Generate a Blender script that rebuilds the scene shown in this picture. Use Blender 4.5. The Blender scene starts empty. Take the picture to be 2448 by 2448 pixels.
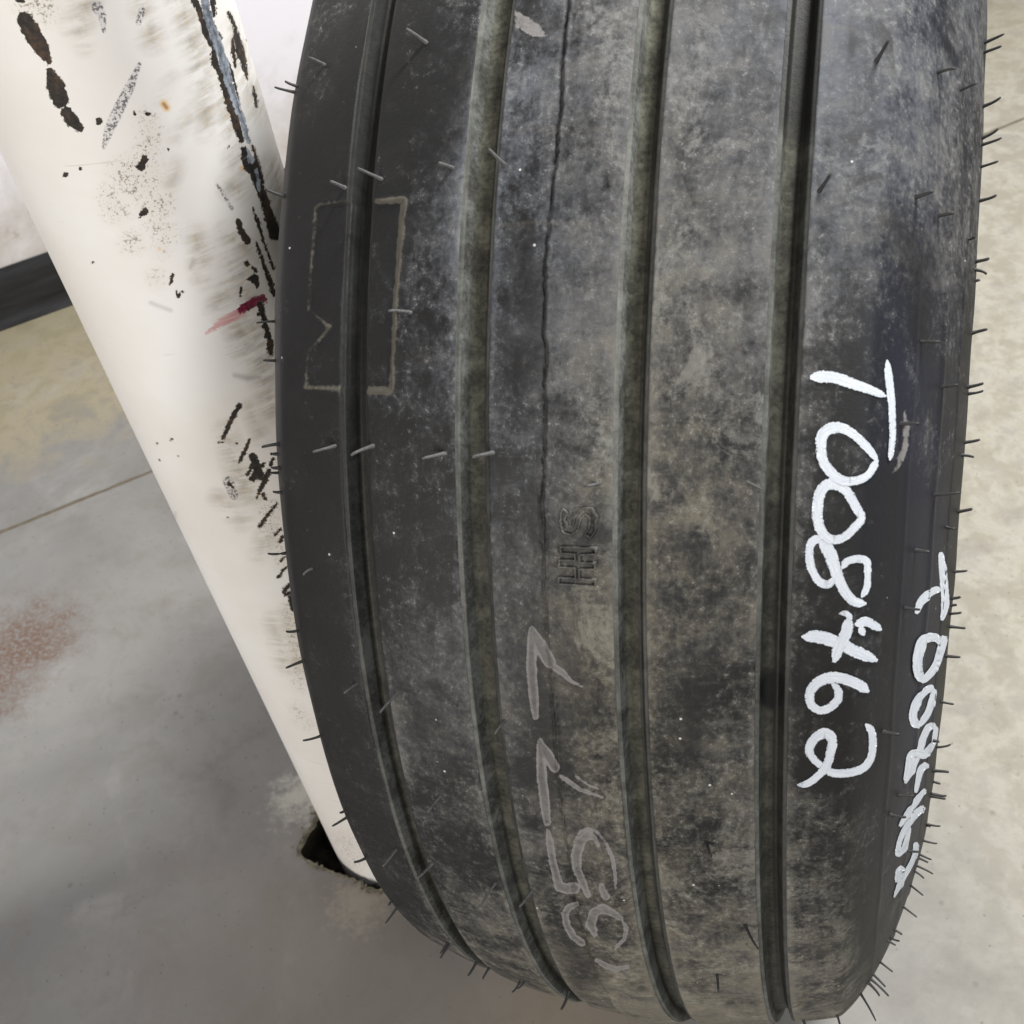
import bpy, math, random
import numpy as np
from mathutils import Vector, Matrix
from mathutils.bvhtree import BVHTree

random.seed(4); rng = np.random.default_rng(4)
scene = bpy.context.scene
col = scene.collection

# ------------------------------------------------------------------ camera
S = 2448.0                      # the photograph is 2448 x 2448
F = 1.13 * S
PITCH, ROLL, CAM_H = 0.793725, -0.17341163, 1.21678878
cf = np.array([0, math.cos(PITCH), -math.sin(PITCH)])
_r = np.array([1.0, 0, 0]); _u = np.cross(_r, cf)
cr = math.cos(ROLL) * _r + math.sin(ROLL) * _u
cu = -math.sin(ROLL) * _r + math.cos(ROLL) * _u
CAM = np.array([0, 0, CAM_H])
cam_data = bpy.data.cameras.new('camera'); cam = bpy.data.objects.new('camera', cam_data); col.objects.link(cam)
m = Matrix.Identity(4)
for i in range(3):
    m[i][0], m[i][1], m[i][2], m[i][3] = cr[i], cu[i], -cf[i], CAM[i]
cam.matrix_world = m
cam_data.sensor_fit = 'HORIZONTAL'; cam_data.sensor_width = 36; cam_data.lens = 36 * 1.13
cam_data.clip_start = .02; cam_data.clip_end = 60
cam_data.dof.use_dof = True; cam_data.dof.focus_distance = .68; cam_data.dof.aperture_fstop = 20
scene.camera = cam
scene.render.resolution_x = scene.render.resolution_y = 1024

# ------------------------------------------------------------------ light: a workshop with ceiling strip lights and an added fill
world = bpy.data.worlds.new('World'); scene.world = world; world.use_nodes = True
bg = world.node_tree.nodes['Background']
bg.inputs[0].default_value = (.92, .95, 1.0, 1); bg.inputs[1].default_value = .09
def strip(name, loc, size_x, size_y, power, colour, aim):
    d = bpy.data.lights.new(name, 'AREA'); d.shape = 'RECTANGLE'; d.size = size_x; d.size_y = size_y
    d.energy = power; d.color = colour
    o = bpy.data.objects.new(name, d); col.objects.link(o); o.location = loc
    o.rotation_euler = (Vector(aim) - Vector(loc)).to_track_quat('-Z', 'Y').to_euler()
    return o
strip('ceiling_light_back_right', (1.38, 1.22, 3.1), .22, .8, 150, (1, .985, .95), (.2, .8, .2))
strip('ceiling_light_front_right', (1.45, -1.65, 2.9), 0.3, 1.3, 58, (.98, .985, 1), (.2, .6, .5))
strip('fill_light_left', (-2.35, -2.45, 1.25), 1.5, 1.5, 100, (1, .95, .885), (-.15, .8, .4))  # unseen warm fill, added to brighten the post; no actual doorway
scene.cycles.max_bounces = 5; scene.cycles.diffuse_bounces = 3; scene.cycles.glossy_bounces = 2; scene.cycles.transparent_max_bounces = 4
scene.view_settings.view_transform = 'Standard'; scene.view_settings.look = 'None'
scene.view_settings.gamma = 1; scene.view_settings.use_curve_mapping = False
scene.view_settings.exposure = 0.0

# ------------------------------------------------------------------ pixels <-> place
def ray(x, y):
    d = cf + cr * ((x - S / 2) / F) - cu * ((y - S / 2) / F)
    return d / np.linalg.norm(d)
def floor_at(x, y, z=0.0):
    d = ray(x, y); return CAM + d * ((z - CAM_H) / d[2])
def project(P):
    d = P - CAM; z = d @ cf
    return S / 2 + F * (d @ cr) / z, S / 2 - F * (d @ cu) / z
def Z(x0, y0, s, pts):                                  # readings taken in an enlarged crop -> photo pixels
    return [(x0 + a / s, y0 + b / s) for a, b in pts]
def sdf(px, py, strokes, soft=12.0):
    """signed closeness to hand-read strokes [(points, width)], 0.5 on the edge"""
    v = np.zeros_like(px)
    for pts, w in strokes:
        if len(pts) == 1: pts = [pts[0], (pts[0][0] + .5, pts[0][1] + .5)]
        ws = w if isinstance(w, (list, tuple)) else [w] * len(pts)
        if len(ws) != len(pts): ws = np.interp(np.linspace(0, 1, len(pts)), np.linspace(0, 1, len(ws)), ws)
        mw = max(ws) + soft
        xs = [p[0] for p in pts]; ys = [p[1] for p in pts]
        k = np.where((px > min(xs) - mw) & (px < max(xs) + mw) & (py > min(ys) - mw) & (py < max(ys) + mw))[0]
        if not len(k): continue
        X, Y = px[k], py[k]; best = np.full(len(k), -1e9)
        for (a, b), (c, d), wa, wb in zip(pts[:-1], pts[1:], ws[:-1], ws[1:]):
            L2 = (c - a) ** 2 + (d - b) ** 2 + 1e-9
            t = np.clip(((X - a) * (c - a) + (Y - b) * (d - b)) / L2, 0, 1)
            dd = np.hypot(X - a - t * (c - a), Y - b - t * (d - b))
            best = np.maximum(best, (wa + t * (wb - wa)) / 2 - dd)
        v[k] = np.maximum(v[k], np.clip(.5 + best / (2 * soft), 0, 1))
    return v

# ------------------------------------------------------------------ material helpers
class NT:
    def __init__(s, name):
        s.m = bpy.data.materials.new(name); s.m.use_nodes = True; s.t = s.m.node_tree; s.n = s.t.nodes
        s.p = s.n['Principled BSDF']
    def new(s, typ, **k):
        o = s.n.new(typ)
        for a, b in k.items(): setattr(o, a, b)
        return o
    def put(s, sock, v):
        if isinstance(v, bpy.types.NodeSocket): s.t.links.new(v, sock)
        elif isinstance(v, (tuple, list)) and len(v) == 3 and sock.type == 'RGBA': sock.default_value = (*v, 1)
        else: sock.default_value = v
    def math(s, op, a, b=0.0, c=None, clamp=False):
        o = s.new('ShaderNodeMath', operation=op, use_clamp=clamp); s.put(o.inputs[0], a); s.put(o.inputs[1], b)
        if c is not None: s.put(o.inputs[2], c)
        return o.outputs[0]
    def mix(s, f, a, b, blend='MIX'):
        o = s.new('ShaderNodeMix', data_type='RGBA', blend_type=blend); s.put(o.inputs[0], f); s.put(o.inputs[6], a); s.put(o.inputs[7], b)
        return o.outputs[2]
    def noise(s, vec, scale, detail=6, rough=.6, dist=0.0):
        o = s.new('ShaderNodeTexNoise'); s.put(o.inputs['Vector'], vec); o.inputs['Scale'].default_value = scale
        o.inputs['Detail'].default_value = detail; o.inputs['Roughness'].default_value = rough; o.inputs['Distortion'].default_value = dist
        return o.outputs['Fac']
    def voronoi(s, vec, scale, rnd=1.0, feature='F1'):
        o = s.new('ShaderNodeTexVoronoi', feature=feature); s.put(o.inputs['Vector'], vec); o.inputs['Scale'].default_value = scale
        o.inputs['Randomness'].default_value = rnd
        return o.outputs['Distance'], (o.outputs['Color'] if feature == 'F1' else None)
    def step(s, v, a, b):
        o = s.new('ShaderNodeMapRange', interpolation_type='SMOOTHSTEP'); s.put(o.inputs[0], v)
        s.put(o.inputs[1], a); s.put(o.inputs[2], b); return o.outputs[0]
    def mapping(s, vec, scale=(1, 1, 1), rot=(0, 0, 0), loc=(0, 0, 0)):
        o = s.new('ShaderNodeMapping'); s.put(o.inputs[0], vec)
        o.inputs[1].default_value = loc; o.inputs[2].default_value = rot; o.inputs[3].default_value = scale; return o.outputs[0]
    def attr(s, name):
        o = s.new('ShaderNodeAttribute', attribute_name=name); return o
    def rgba(s, name):
        a = s.attr(name); q = s.new('ShaderNodeSeparateColor'); s.put(q.inputs[0], a.outputs['Color'])
        return q.outputs[0], q.outputs[1], q.outputs[2], a.outputs['Alpha']
    def bump(s, h, strength, dist, normal=None):
        o = s.new('ShaderNodeBump'); s.put(o.inputs['Height'], h); o.inputs['Strength'].default_value = strength
        o.inputs['Distance'].default_value = dist
        if normal is not None: s.put(o.inputs['Normal'], normal)
        return o.outputs[0]
    def out(s, colour, rough, normal=None, spec=.5, metallic=None):
        s.put(s.p.inputs['Base Color'], colour); s.put(s.p.inputs['Roughness'], rough); s.put(s.p.inputs['Specular IOR Level'], spec)
        if normal is not None: s.put(s.p.inputs['Normal'], normal)
        if metallic is not None: s.put(s.p.inputs['Metallic'], metallic)
        return s.m
    def pos(s):
        return s.new('ShaderNodeNewGeometry').outputs['Position']

# ---- concrete
def make_concrete():
    n = NT('concrete'); P = n.pos()
    sep = n.new('ShaderNodeSeparateXYZ'); n.put(sep.inputs[0], P); X, Y = sep.outputs[0], sep.outputs[1]
    big = n.noise(P, 3.1, 5, .6, .4); mid = n.noise(P, 13, 4, .66, .5); fine = n.noise(P, 70, 5, .6); grit = n.noise(P, 420, 3, .6)
    trow = n.noise(n.mapping(P, (1, 1, 1), (0, 0, .8)), 7.0, 5, .72, .35); patch = n.noise(P, 24, 4, .7, .25)
    base = n.mix(n.step(big, .3, .7), (.175, .173, .167), (.240, .236, .223))
    # beige, blotchy slab to the right; sandy towards the wall
    right = n.step(n.math('ADD', X, n.math('MULTIPLY', n.math('SUBTRACT', big, .5), .35)), .12, .62)
    base = n.mix(right, base, n.mix(n.step(n.math('ADD', n.math('MULTIPLY', mid, .5), n.math('MULTIPLY', patch, .5)), .42, .60), (.265, .245, .197), (.375, .357, .302)))
    wallside = n.math('SUBTRACT', n.math('MULTIPLY', Y, .943), n.math('MULTIPLY', X, .333))
    wz = n.math('MULTIPLY', n.step(n.math('ADD', wallside, n.math('MULTIPLY', n.math('SUBTRACT', mid, .5), .5)), 1.60, 1.80), n.math('SUBTRACT', 1.0, n.math('MULTIPLY', right, .7)))
    base = n.mix(n.math('MULTIPLY', wz, .85), base, n.mix(n.step(mid, .35, .65), (.27, .235, .15), (.36, .315, .21)))
    # mottling, trowel clouds, fine darker specks
    base = n.mix(n.math('MULTIPLY', n.step(mid, .47, .70), .52), base, (.175, .16, .142))
    base = n.mix(n.math('MULTIPLY', n.step(trow, .52, .75), .30), base, (.37, .365, .355))
    base = n.mix(n.math('MULTIPLY', n.step(fine, .54, .72), .34), base, (.15, .14, .125))
    base = n.mix(n.math('MULTIPLY', n.step(n.math('ADD', n.math('MULTIPLY', fine, .5), n.math('MULTIPLY', grit, .5)), .56, .66), .12), base, (.44, .42, .39))
    base = n.mix(n.math('MULTIPLY', n.step(grit, .58, .70), .22), base, (.10, .095, .085))
    base = n.mix(n.math('MULTIPLY', n.step(patch, .56, .70), .28), base, (.15, .14, .13))
    v, vc = n.voronoi(n.mapping(P, (1, 1, 1), (0, 0, .3)), 34)
    spots = n.math('MULTIPLY', n.step(v, .16, .05), n.step(n.noise(P, 9, 2), .55, .68))
    base = n.mix(n.math('MULTIPLY', spots, .55), base, (.11, .10, .09))
    v2, vc2 = n.voronoi(P, 130); sv = n.new('ShaderNodeSeparateColor'); n.put(sv.inputs[0], vc2)
    base = n.mix(n.math('MULTIPLY', n.math('MULTIPLY', n.step(v2, .2, .1), n.step(sv.outputs[0], .86, .9)), .6), base, (.07, .065, .058))
    # patches with a shape of their own: rust-red dust stain, pale lime at the post socket, brown patch in front of it
    def blob(x, y, r0, r1, nscale, namp):
        d = n.new('ShaderNodeVectorMath', operation='DISTANCE'); n.put(d.inputs[0], P); d.inputs[1].default_value = (x, y, 0)
        q = n.math('ADD', d.outputs['Value'], n.math('MULTIPLY', n.math('SUBTRACT', n.noise(P, nscale, 3, .7), .5), namp))
        return n.step(q, r1, r0)
    a = floor_at(60, 1540); b = floor_at(-20, 1640)
    rust = n.math('MAXIMUM', blob(a[0], a[1], .015, .115, 30, .16), blob(b[0], b[1], .0, .10, 30, .16))
    rust = n.math('MULTIPLY', rust, n.step(n.noise(P, 160, 4, .75), .34, .56))
    base = n.mix(n.math('MULTIPLY', rust, .85), base, (.12, .066, .042))
    b = floor_at(715, 1905)
    base = n.mix(n.math('MULTIPLY', blob(b[0], b[1], .0, .05, 70, .10), .75), base, (.60, .60, .52))
    b = floor_at(860, 2160)
    base = n.mix(n.math('MULTIPLY', blob(b[0], b[1], .0, .05, 80, .10), .5), base, (.52, .47, .38))
    b = floor_at(860, 2330)
    base = n.mix(n.math('MULTIPLY', blob(b[0], b[1], .06, .38, 6, .22), .42), base, (.175, .14, .105))
    b = floor_at(1350, 2520)
    base = n.mix(n.math('MULTIPLY', blob(b[0], b[1], .02, .16, 12, .12), .35), base, (.28, .20, .11))
    # scuffs: a few long pale scratches
    for rot, sc, th in ((.25, (11, 160, 1), .735), (1.35, (9, 140, 1), .745), (2.2, (14, 190, 1), .74)):
        w = n.noise(n.mapping(P, sc, (0, 0, rot)), 1.0, 2, .5)
        base = n.mix(n.math('MULTIPLY', n.step(w, th, th + .05), .16), base, (.45, .44, .42))
    h = n.math('ADD', n.math('MULTIPLY', mid, .5), n.math('ADD', n.math('MULTIPLY', fine, .25), n.math('MULTIPLY', grit, .12)))
    rough = n.math('ADD', .42, n.math('MULTIPLY', mid, .35))
    return n.out(base, rough, n.bump(h, .35, .0018), .35)
CONCRETE = make_concrete()

def simple(name, colour, rough, nscale=60, amount=.3, dark=.5, spec=.5, bump=.15, bdist=.001):
    n = NT(name); P = n.pos(); k = n.noise(P, nscale, 6, .65)
    c = n.mix(n.math('MULTIPLY', n.step(k, .4, .65), amount), colour, tuple(v * dark for v in colour))
    return n.out(c, rough, n.bump(k, bump, bdist), spec)
DEBRIS = simple('dark_debris', (.035, .028, .02), .95, 90, .6, .4, .2, .8, .006)
FILLER = simple('joint_filler', (.15, .125, .09), .9, 50, .5, .6, .2, .5, .002)
BROKEN = simple('broken_concrete_edge', (.30, .275, .21), .95, 160, .8, .35, .15, 1.0, .004)

def make_wall():
    n = NT('wall_paint'); P = n.pos(); sep = n.new('ShaderNodeSeparateXYZ'); n.put(sep.inputs[0], P)
    k = n.noise(P, 7, 8, .7, .5); f = n.noise(P, 150, 3)
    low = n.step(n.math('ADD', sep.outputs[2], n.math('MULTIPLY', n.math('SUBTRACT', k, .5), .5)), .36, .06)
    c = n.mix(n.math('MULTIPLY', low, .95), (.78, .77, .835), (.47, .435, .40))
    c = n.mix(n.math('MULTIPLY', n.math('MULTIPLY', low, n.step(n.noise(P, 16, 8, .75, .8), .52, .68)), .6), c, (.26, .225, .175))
    return n.out(c, .5, n.bump(f, .1, .001), .4)
WALL = make_wall()
def make_base():
    n = NT('vinyl_baseboard'); P = n.pos(); k = n.noise(n.mapping(P, (1, 1, 8)), 9, 6, .7)
    c = n.mix(n.step(k, .35, .75), (.011, .011, .012), (.026, .027, .030))
    return n.out(c, .55, None, .3)
BASE = make_base()

# ---- painted steel post: chips, scrapes and smears are read onto its surface as attributes
def make_post_paint():
    n = NT('chipped_white_paint'); P = n.pos()
    chip, scrape, dirt, speck = n.rgba('wear_a'); red, rust, smear, grime = n.rgba('wear_b'); maroon = n.rgba('wear_c')[0]
    j = n.noise(P, 260, 4, .7); j2 = n.noise(P, 620, 3, .7)
    jj = n.math('MULTIPLY', n.math('SUBTRACT', j, .5), 1.25); jf = n.math('MULTIPLY', n.math('SUBTRACT', j2, .5), .9)
    cmask = n.step(n.math('ADD', n.math('ADD', chip, jj), jf), .47, .53)
    smask = n.step(n.math('ADD', n.math('ADD', scrape, jj), jf), .45, .56)
    big = n.noise(P, 9, 5, .6)
    white = n.mix(n.step(big, .35, .7), (.82, .79, .755), (.86, .85, .83))
    # scuffs along the rubbing direction
    st = n.noise(n.mapping(P, (26, 26, 170), (.0, .95, .6)), 1.0, 4, .65)
    st2 = n.noise(n.mapping(P, (150, 150, 14), (.0, .18, .0)), 1.0, 4, .65)
    soft = n.math('MULTIPLY', smear, n.step(n.math('ADD', n.math('MULTIPLY', st, .62), n.math('MULTIPLY', n.noise(P, 45, 5, .7), .38)), .36, .62))
    c = n.mix(n.math('MULTIPLY', soft, .85), white, n.mix(n.step(j, .4, .6), (.43, .35, .23), (.33, .31, .28)))
    c = n.mix(n.math('MULTIPLY', grime, .75), c, n.mix(n.step(st, .4, .6), (.33, .31, .29), (.42, .40, .37)))
    d1 = n.math('MULTIPLY', n.step(dirt, .1, .9), n.step(n.math('ADD', n.math('MULTIPLY', j2, .6), n.math('MULTIPLY', j, .4)), .52, .60))
    c = n.mix(n.math('MULTIPLY', n.step(dirt, .0, 1.), .16), c, (.55, .46, .33))
    c = n.mix(n.math('MULTIPLY', d1, .8), c, (.19, .145, .09))
    s1 = n.math('MULTIPLY', n.step(speck, .35, .6), n.step(j2, .47, .56))
    c = n.mix(n.math('MULTIPLY', n.step(speck, .3, .6), .3), c, (.5, .47, .5))
    c = n.mix(n.math('MULTIPLY', s1, .85), c, (.08, .075, .085))
    rs = n.noise(n.mapping(P, (40, 40, 420), (0, .5, .45)), 1.0, 4, .7)
    rm = n.step(n.math('ADD', red, n.math('ADD', n.math('MULTIPLY', n.math('SUBTRACT', rs, .5), 1.5), n.math('MULTIPLY', jf, .6))), .40, .66)
    c = n.mix(n.math('MULTIPLY', rm, .8), c, n.mix(n.step(rs, .35, .6), (.55, .18, .20), (.74, .42, .42)))
    mm = n.step(n.math('ADD', maroon, n.math('ADD', n.math('MULTIPLY', n.math('SUBTRACT', rs, .5), .9), jf)), .44, .60)
    c = n.mix(mm, c, n.mix(n.step(j, .4, .62), (.10, .016, .030), (.30, .03, .09)))
    c = n.mix(n.math('MULTIPLY', n.step(rust, .3, .8), .85), c, n.mix(n.step(rust, .6, .95), (.78, .50, .17), (.24, .09, .02)))
    metal = n.mix(n.step(j, .35, .7), (.010, .009, .008), (.040, .031, .024))
    primer = n.mix(n.step(n.math('ADD', n.math('MULTIPLY', j, .5), n.math('MULTIPLY', st2, .5)), .38, .62), (.10, .11, .13), (.36, .40, .46))
    ring = n.step(n.math('ADD', n.math('ADD', chip, jj), jf), .36, .47)
    c = n.mix(n.math('MULTIPLY', ring, .45), c, (.42, .34, .25))
    metal = n.mix(n.math('MULTIPLY', n.step(n.noise(P, 70, 4, .7), .5, .66), .8), metal, (.085, .048, .026))
    c = n.mix(cmask, c, metal); c = n.mix(smask, c, primer)
    # hair scratches
    for rot, th in (((.3, .5, .0), .735), ((-.4, -.35, .6), .745)):
        w = n.noise(n.mapping(P, (16, 16, 300), rot), 1.0, 2, .5)
        c = n.mix(n.math('MULTIPLY', n.step(w, th, th + .02), .30), c, (.42, .40, .37))
    rough = n.math('ADD', n.math('ADD', .33, n.math('MULTIPLY', big, .15)), n.math('MULTIPLY', cmask, .35))
    h = n.math('SUBTRACT', n.math('MULTIPLY', n.noise(P, 55, 3), .25), n.math('MULTIPLY', n.math('MAXIMUM', cmask, smask), 1.0))
    return n.out(c, rough, n.bump(h, .55, .0005), .5)
POST = make_post_paint()

# ---- rubber
def make_rubber(name, groove=False):
    n = NT(name)
    tv = n.attr('surface').outputs['Vector']          # (metres round the tyre, metres across it, 0)
    dust, warm, line, crayon = n.rgba('dirt_a'); depth, blue_sheen, dark, panel = n.rgba('dirt_sheen_b')
    n0 = n.noise(tv, 14, 5, .68, .8); n1 = n.noise(n.mapping(tv, (1, 1, 1), (0, 0, .5), (3, 1, 0)), 58, 5, .72, .6)
    n2 = n.noise(tv, 260, 5, .75); n3 = n.noise(tv, 1100, 2, .7)
    streak = n.noise(n.mapping(tv, (8, 130, 1)), 1.0, 3, .65)
    smear = n.noise(n.mapping(tv, (40, 13, 1), (0, 0, .5)), 1.0, 4, .7, .6)
    k = n.math('ADD', n.math('MULTIPLY', n0, .30), n.math('ADD', n.math('MULTIPLY', n1, .29), n.math('ADD', n.math('MULTIPLY', n2, .25), n.math('ADD', n.math('MULTIPLY', streak, .10), n.math('MULTIPLY', smear, .12)))))
    amt = n.math('ADD', n.math('MULTIPLY', n.math('SUBTRACT', k, .532), 4.7), n.math('SUBTRACT', n.math('MULTIPLY', dust, 1.22), .22))
    f = n.step(amt, .0, 1.0)
    clean = n.mix(n.step(n0, .4, .7), (.0105, .0104, .0107), (.017, .0168, .0172))
    clean = n.mix(blue_sheen, clean, (.017, .019, .031))
    cool = (.118, .127, .148); wm = (.172, .155, .120)
    dcol = n.mix(n.math('ADD', warm, n.math('MULTIPLY', n.math('SUBTRACT', n1, .5), 1.3), clamp=True), cool, wm)
    c = n.mix(n.math('MULTIPLY', f, .86), clean, dcol)
    pb = n.noise(n.mapping(tv, (1, 1.25, 1), (0, 0, .35), (11, 4, 0)), 30, 5, .74, .7)
    pm = n.math('MULTIPLY', n.step(n.math('ADD', pb, n.math('MULTIPLY', n.math('SUBTRACT', n2, .5), .35)), .50, .70), n.step(dust, .34, .62))
    c = n.mix(n.math('MULTIPLY', pm, .5), c, n.mix(warm, (.215, .225, .235), (.27, .252, .20)))
    # white-grey bloom: small crisp flecks in the dusty areas
    fl = n.math('MULTIPLY', n.step(n.math('ADD', n.math('MULTIPLY', n2, .6), n.math('MULTIPLY', n3, .4)), .55, .63), n.math('MULTIPLY', n.step(amt, -.05, .5), n.step(n1, .36, .60)))
    c = n.mix(n.math('MULTIPLY', fl, .62), c, (.27, .275, .268))
    # dark rubbed spots
    ds = n.step(n.noise(n.mapping(tv, (1, 1.3, 1), (0, 0, .9), (7, 2, 0)), 26, 3, .65, .9), .60, .70)
    c = n.mix(n.math('MULTIPLY', ds, .6), c, (.020, .0195, .020))
    c = n.mix(n.math('MULTIPLY', dark, .88), c, (.0115, .0112, .0115))
    # brown scuffs across the tread
    bs = n.step(n.noise(n.mapping(tv, (60, 9, 1), (0, 0, -.5), (1, 5, 0)), 1.0, 3, .7, .4), .61, .72)
    c = n.mix(n.math('MULTIPLY', n.math('MULTIPLY', bs, n.step(dust, .2, .6)), .16), c, (.20, .175, .135))
    # powder specks
    v, vc = n.voronoi(tv, 170)
    sv = n.new('ShaderNodeSeparateColor'); n.put(sv.inputs[0], vc)
    sp = n.math('MULTIPLY', n.step(v, .15, .07), n.step(n.math('ADD', sv.outputs[0], n.math('MULTIPLY', panel, .10)), .985, .99))
    c = n.mix(n.math('MULTIPLY', sp, .9), c, (.62, .62, .60))
    # dust packed along moulded lines, wax crayon
    lm = n.step(n.math('ADD', line, n.math('ADD', n.math('MULTIPLY', n.math('SUBTRACT', n2, .5), .9), n.math('MULTIPLY', n.math('SUBTRACT', n1, .5), .7))), .40, .66)
    c = n.mix(n.math('MULTIPLY', lm, .58), c, n.mix(n1, (.05, .046, .036), (.205, .19, .15)))
    cr_n = n.math('ADD', n.math('MULTIPLY', n2, .45), n.math('ADD', n.math('MULTIPLY', n1, .35), n.math('MULTIPLY', smear, .2)))
    cm = n.step(n.math('ADD', crayon, n.math('MULTIPLY', n.math('SUBTRACT', cr_n, .5), 1.1)), .46, .56)
    cm2 = n.math('MULTIPLY', cm, n.math('SUBTRACT', 1.0, n.math('MULTIPLY', n.step(n.math('ADD', crayon, n.math('MULTIPLY', n.math('SUBTRACT', n1, .5), .6)), .70, .98), .5)))
    c = n.mix(n.math('MULTIPLY', cm2, n.step(cr_n, .24, .56)), c, (.205, .195, .192))
    if groove:
        P = n.pos(); g0 = n.noise(P, 60, 5, .7, .4); g1 = n.noise(P, 420, 3, .7)
        gd = n.step(n.math('ADD', n.math('MULTIPLY', g0, .55), n.math('MULTIPLY', g1, .45)), .32, .64)
        gd = n.math('MULTIPLY', gd, dust)
        wallc = n.mix(n.step(depth, .55, .95), n.mix(n.step(g0, .36, .66), (.105, .110, .104), (.20, .208, .195)), n.mix(n.step(g0, .4, .65), (.100, .100, .076), (.158, .156, .120)))
        c = n.mix(n.math('MULTIPLY', gd, .9), n.mix(dust, (.0075, .0078, .0078), (.032, .031, .025)), wallc)
        lip_highlight = n.math('MULTIPLY', n.step(depth, .22, .10), n.math('ADD', .12, n.math('MULTIPLY', n.math('MULTIPLY', dust, g0), 1.5)))  # pale edge highlights painted onto the dusty groove ledges
        c = n.mix(n.math('MULTIPLY', lip_highlight, .6, clamp=True), c, n.mix(n.step(streak, .35, .65), (.07, .072, .068), (.20, .202, .185)))
    h = n.math('ADD', n.math('MULTIPLY', n1, .45), n.math('ADD', n.math('MULTIPLY', n2, .38), n.math('MULTIPLY', n3, .18)))
    h = n.math('ADD', h, n.math('MULTIPLY', cm, .25))
    rough = n.math('ADD', .56, n.math('MULTIPLY', f, .34))
    return n.out(c, rough, n.bump(h, .5, .0012), .30)
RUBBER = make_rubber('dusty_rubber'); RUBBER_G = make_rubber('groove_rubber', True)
HAIR_DARK = simple('black_hair_rubber', (.014, .014, .014), .55, 400, .3, .5)
HAIR_GREY = simple('dusty_hair_rubber', (.088, .088, .088), .75, 500, .6, .35)
LINER = simple('inner_liner_rubber', (.02, .02, .021), .6, 40, .4, .6)
def make_mark_paint():
    n = NT('white_paint_stick'); tv = n.attr('surface').outputs['Vector']; P = n.pos()
    br = n.attr('brush').outputs['Vector']            # (along, across) the stroke
    sx = n.new('ShaderNodeSeparateXYZ'); n.put(sx.inputs[0], br)
    flat = n.new('ShaderNodeCombineXYZ'); n.put(flat.inputs[0], sx.outputs[0]); n.put(flat.inputs[1], sx.outputs[1])
    s = n.noise(n.mapping(flat.outputs[0], (60, 1700, 1)), 1.0, 4, .65); k = n.noise(P, 700, 4, .75); k2 = n.noise(P, 160, 3)
    c = n.mix(n.step(s, .35, .62), (.50, .55, .63), (.66, .69, .73))
    c = n.mix(n.math('MULTIPLY', n.step(k, .56, .70), .35), c, (.40, .43, .48))
    e = n.math('ADD', sx.outputs[2], n.math('ADD', n.math('MULTIPLY', n.math('SUBTRACT', k, .5), .75), n.math('MULTIPLY', n.math('SUBTRACT', s, .5), .5)))
    e = n.math('ADD', e, n.math('MULTIPLY', n.math('SUBTRACT', k2, .5), .3))
    n.put(n.p.inputs['Alpha'], n.step(e, 1.0, .90))
    return n.out(c, .6, n.bump(n.math('ADD', s, n.math('MULTIPLY', k, .5)), .5, .0005), .3)
MARK = make_mark_paint()

# ------------------------------------------------------------------ mesh helpers
def mesh_np(name, V, Q, mat, parent=None, sharp=None, smooth=True):
    me = bpy.data.meshes.new(name)
    V = np.ascontiguousarray(V, dtype=np.float32); Q = np.ascontiguousarray(Q, dtype=np.int32)
    me.vertices.add(len(V)); me.vertices.foreach_set('co', V.ravel())
    me.loops.add(Q.size); me.loops.foreach_set('vertex_index', Q.ravel())
    me.polygons.add(len(Q)); k = Q.shape[1]
    me.polygons.foreach_set('loop_start', np.arange(0, Q.size, k, dtype=np.int32))
    me.polygons.foreach_set('loop_total', np.full(len(Q), k, dtype=np.int32))
    me.update(calc_edges=True)
    me.polygons.foreach_set('use_smooth', np.full(len(Q), smooth, dtype=bool))
    if sharp: me.set_sharp_from_angle(angle=math.radians(sharp))
    me.materials.append(mat)
    o = bpy.data.objects.new(name, me); col.objects.link(o)
    if parent: o.parent = parent
    return o
def set_color(o, name, arr):
    a = o.data.attributes.new(name, 'FLOAT_COLOR', 'POINT'); a.data.foreach_set('color', np.ascontiguousarray(arr, dtype=np.float32).ravel())
def set_vec(o, name, arr):
    a = o.data.attributes.new(name, 'FLOAT_VECTOR', 'POINT'); a.data.foreach_set('vector', np.ascontiguousarray(arr, dtype=np.float32).ravel())
def grid_quads(ni, nj, wrap_i=False):
    i = np.arange(ni if wrap_i else ni - 1); j = np.arange(nj - 1)
    I, J = np.meshgrid(i, j, indexing='ij'); I2 = (I + 1) % ni
    return np.stack([I * nj + J, I2 * nj + J, I2 * nj + J + 1, I * nj + J + 1], -1).reshape(-1, 4)
def poly_obj(name, verts, faces, mat, parent=None, smooth=False):
    me = bpy.data.meshes.new(name); me.from_pydata([tuple(v) for v in verts], [], faces); me.update()
    if smooth: me.polygons.foreach_set('use_smooth', [True] * len(faces))
    me.materials.append(mat); o = bpy.data.objects.new(name, me); col.objects.link(o)
    if parent: o.parent = parent
    return o
def empty(name, loc=(0, 0, 0)):
    o = bpy.data.objects.new(name, None); col.objects.link(o); o.location = loc; o.empty_display_size = .05; return o

# ------------------------------------------------------------------ the setting: floor slabs, joint, wall, baseboard
PX, PY, PR = -0.19701436, 0.73290179, 0.08405005        # post axis and radius
D = np.array([.943, .333]); D /= np.linalg.norm(D); N2 = np.array([-D[1], D[0]])   # direction of the wall and of the floor joint
j0 = (floor_at(184, 1195) + floor_at(2417, 298)) / 2
JOINT = float(N2 @ j0[:2]); GAP = .0042
w0 = (floor_at(0, 789) + floor_at(172, 725)) / 2
WALLD = float(N2 @ w0[:2]) + .012
floor_root = empty('floor'); floor_root['kind'] = 'structure'
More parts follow.
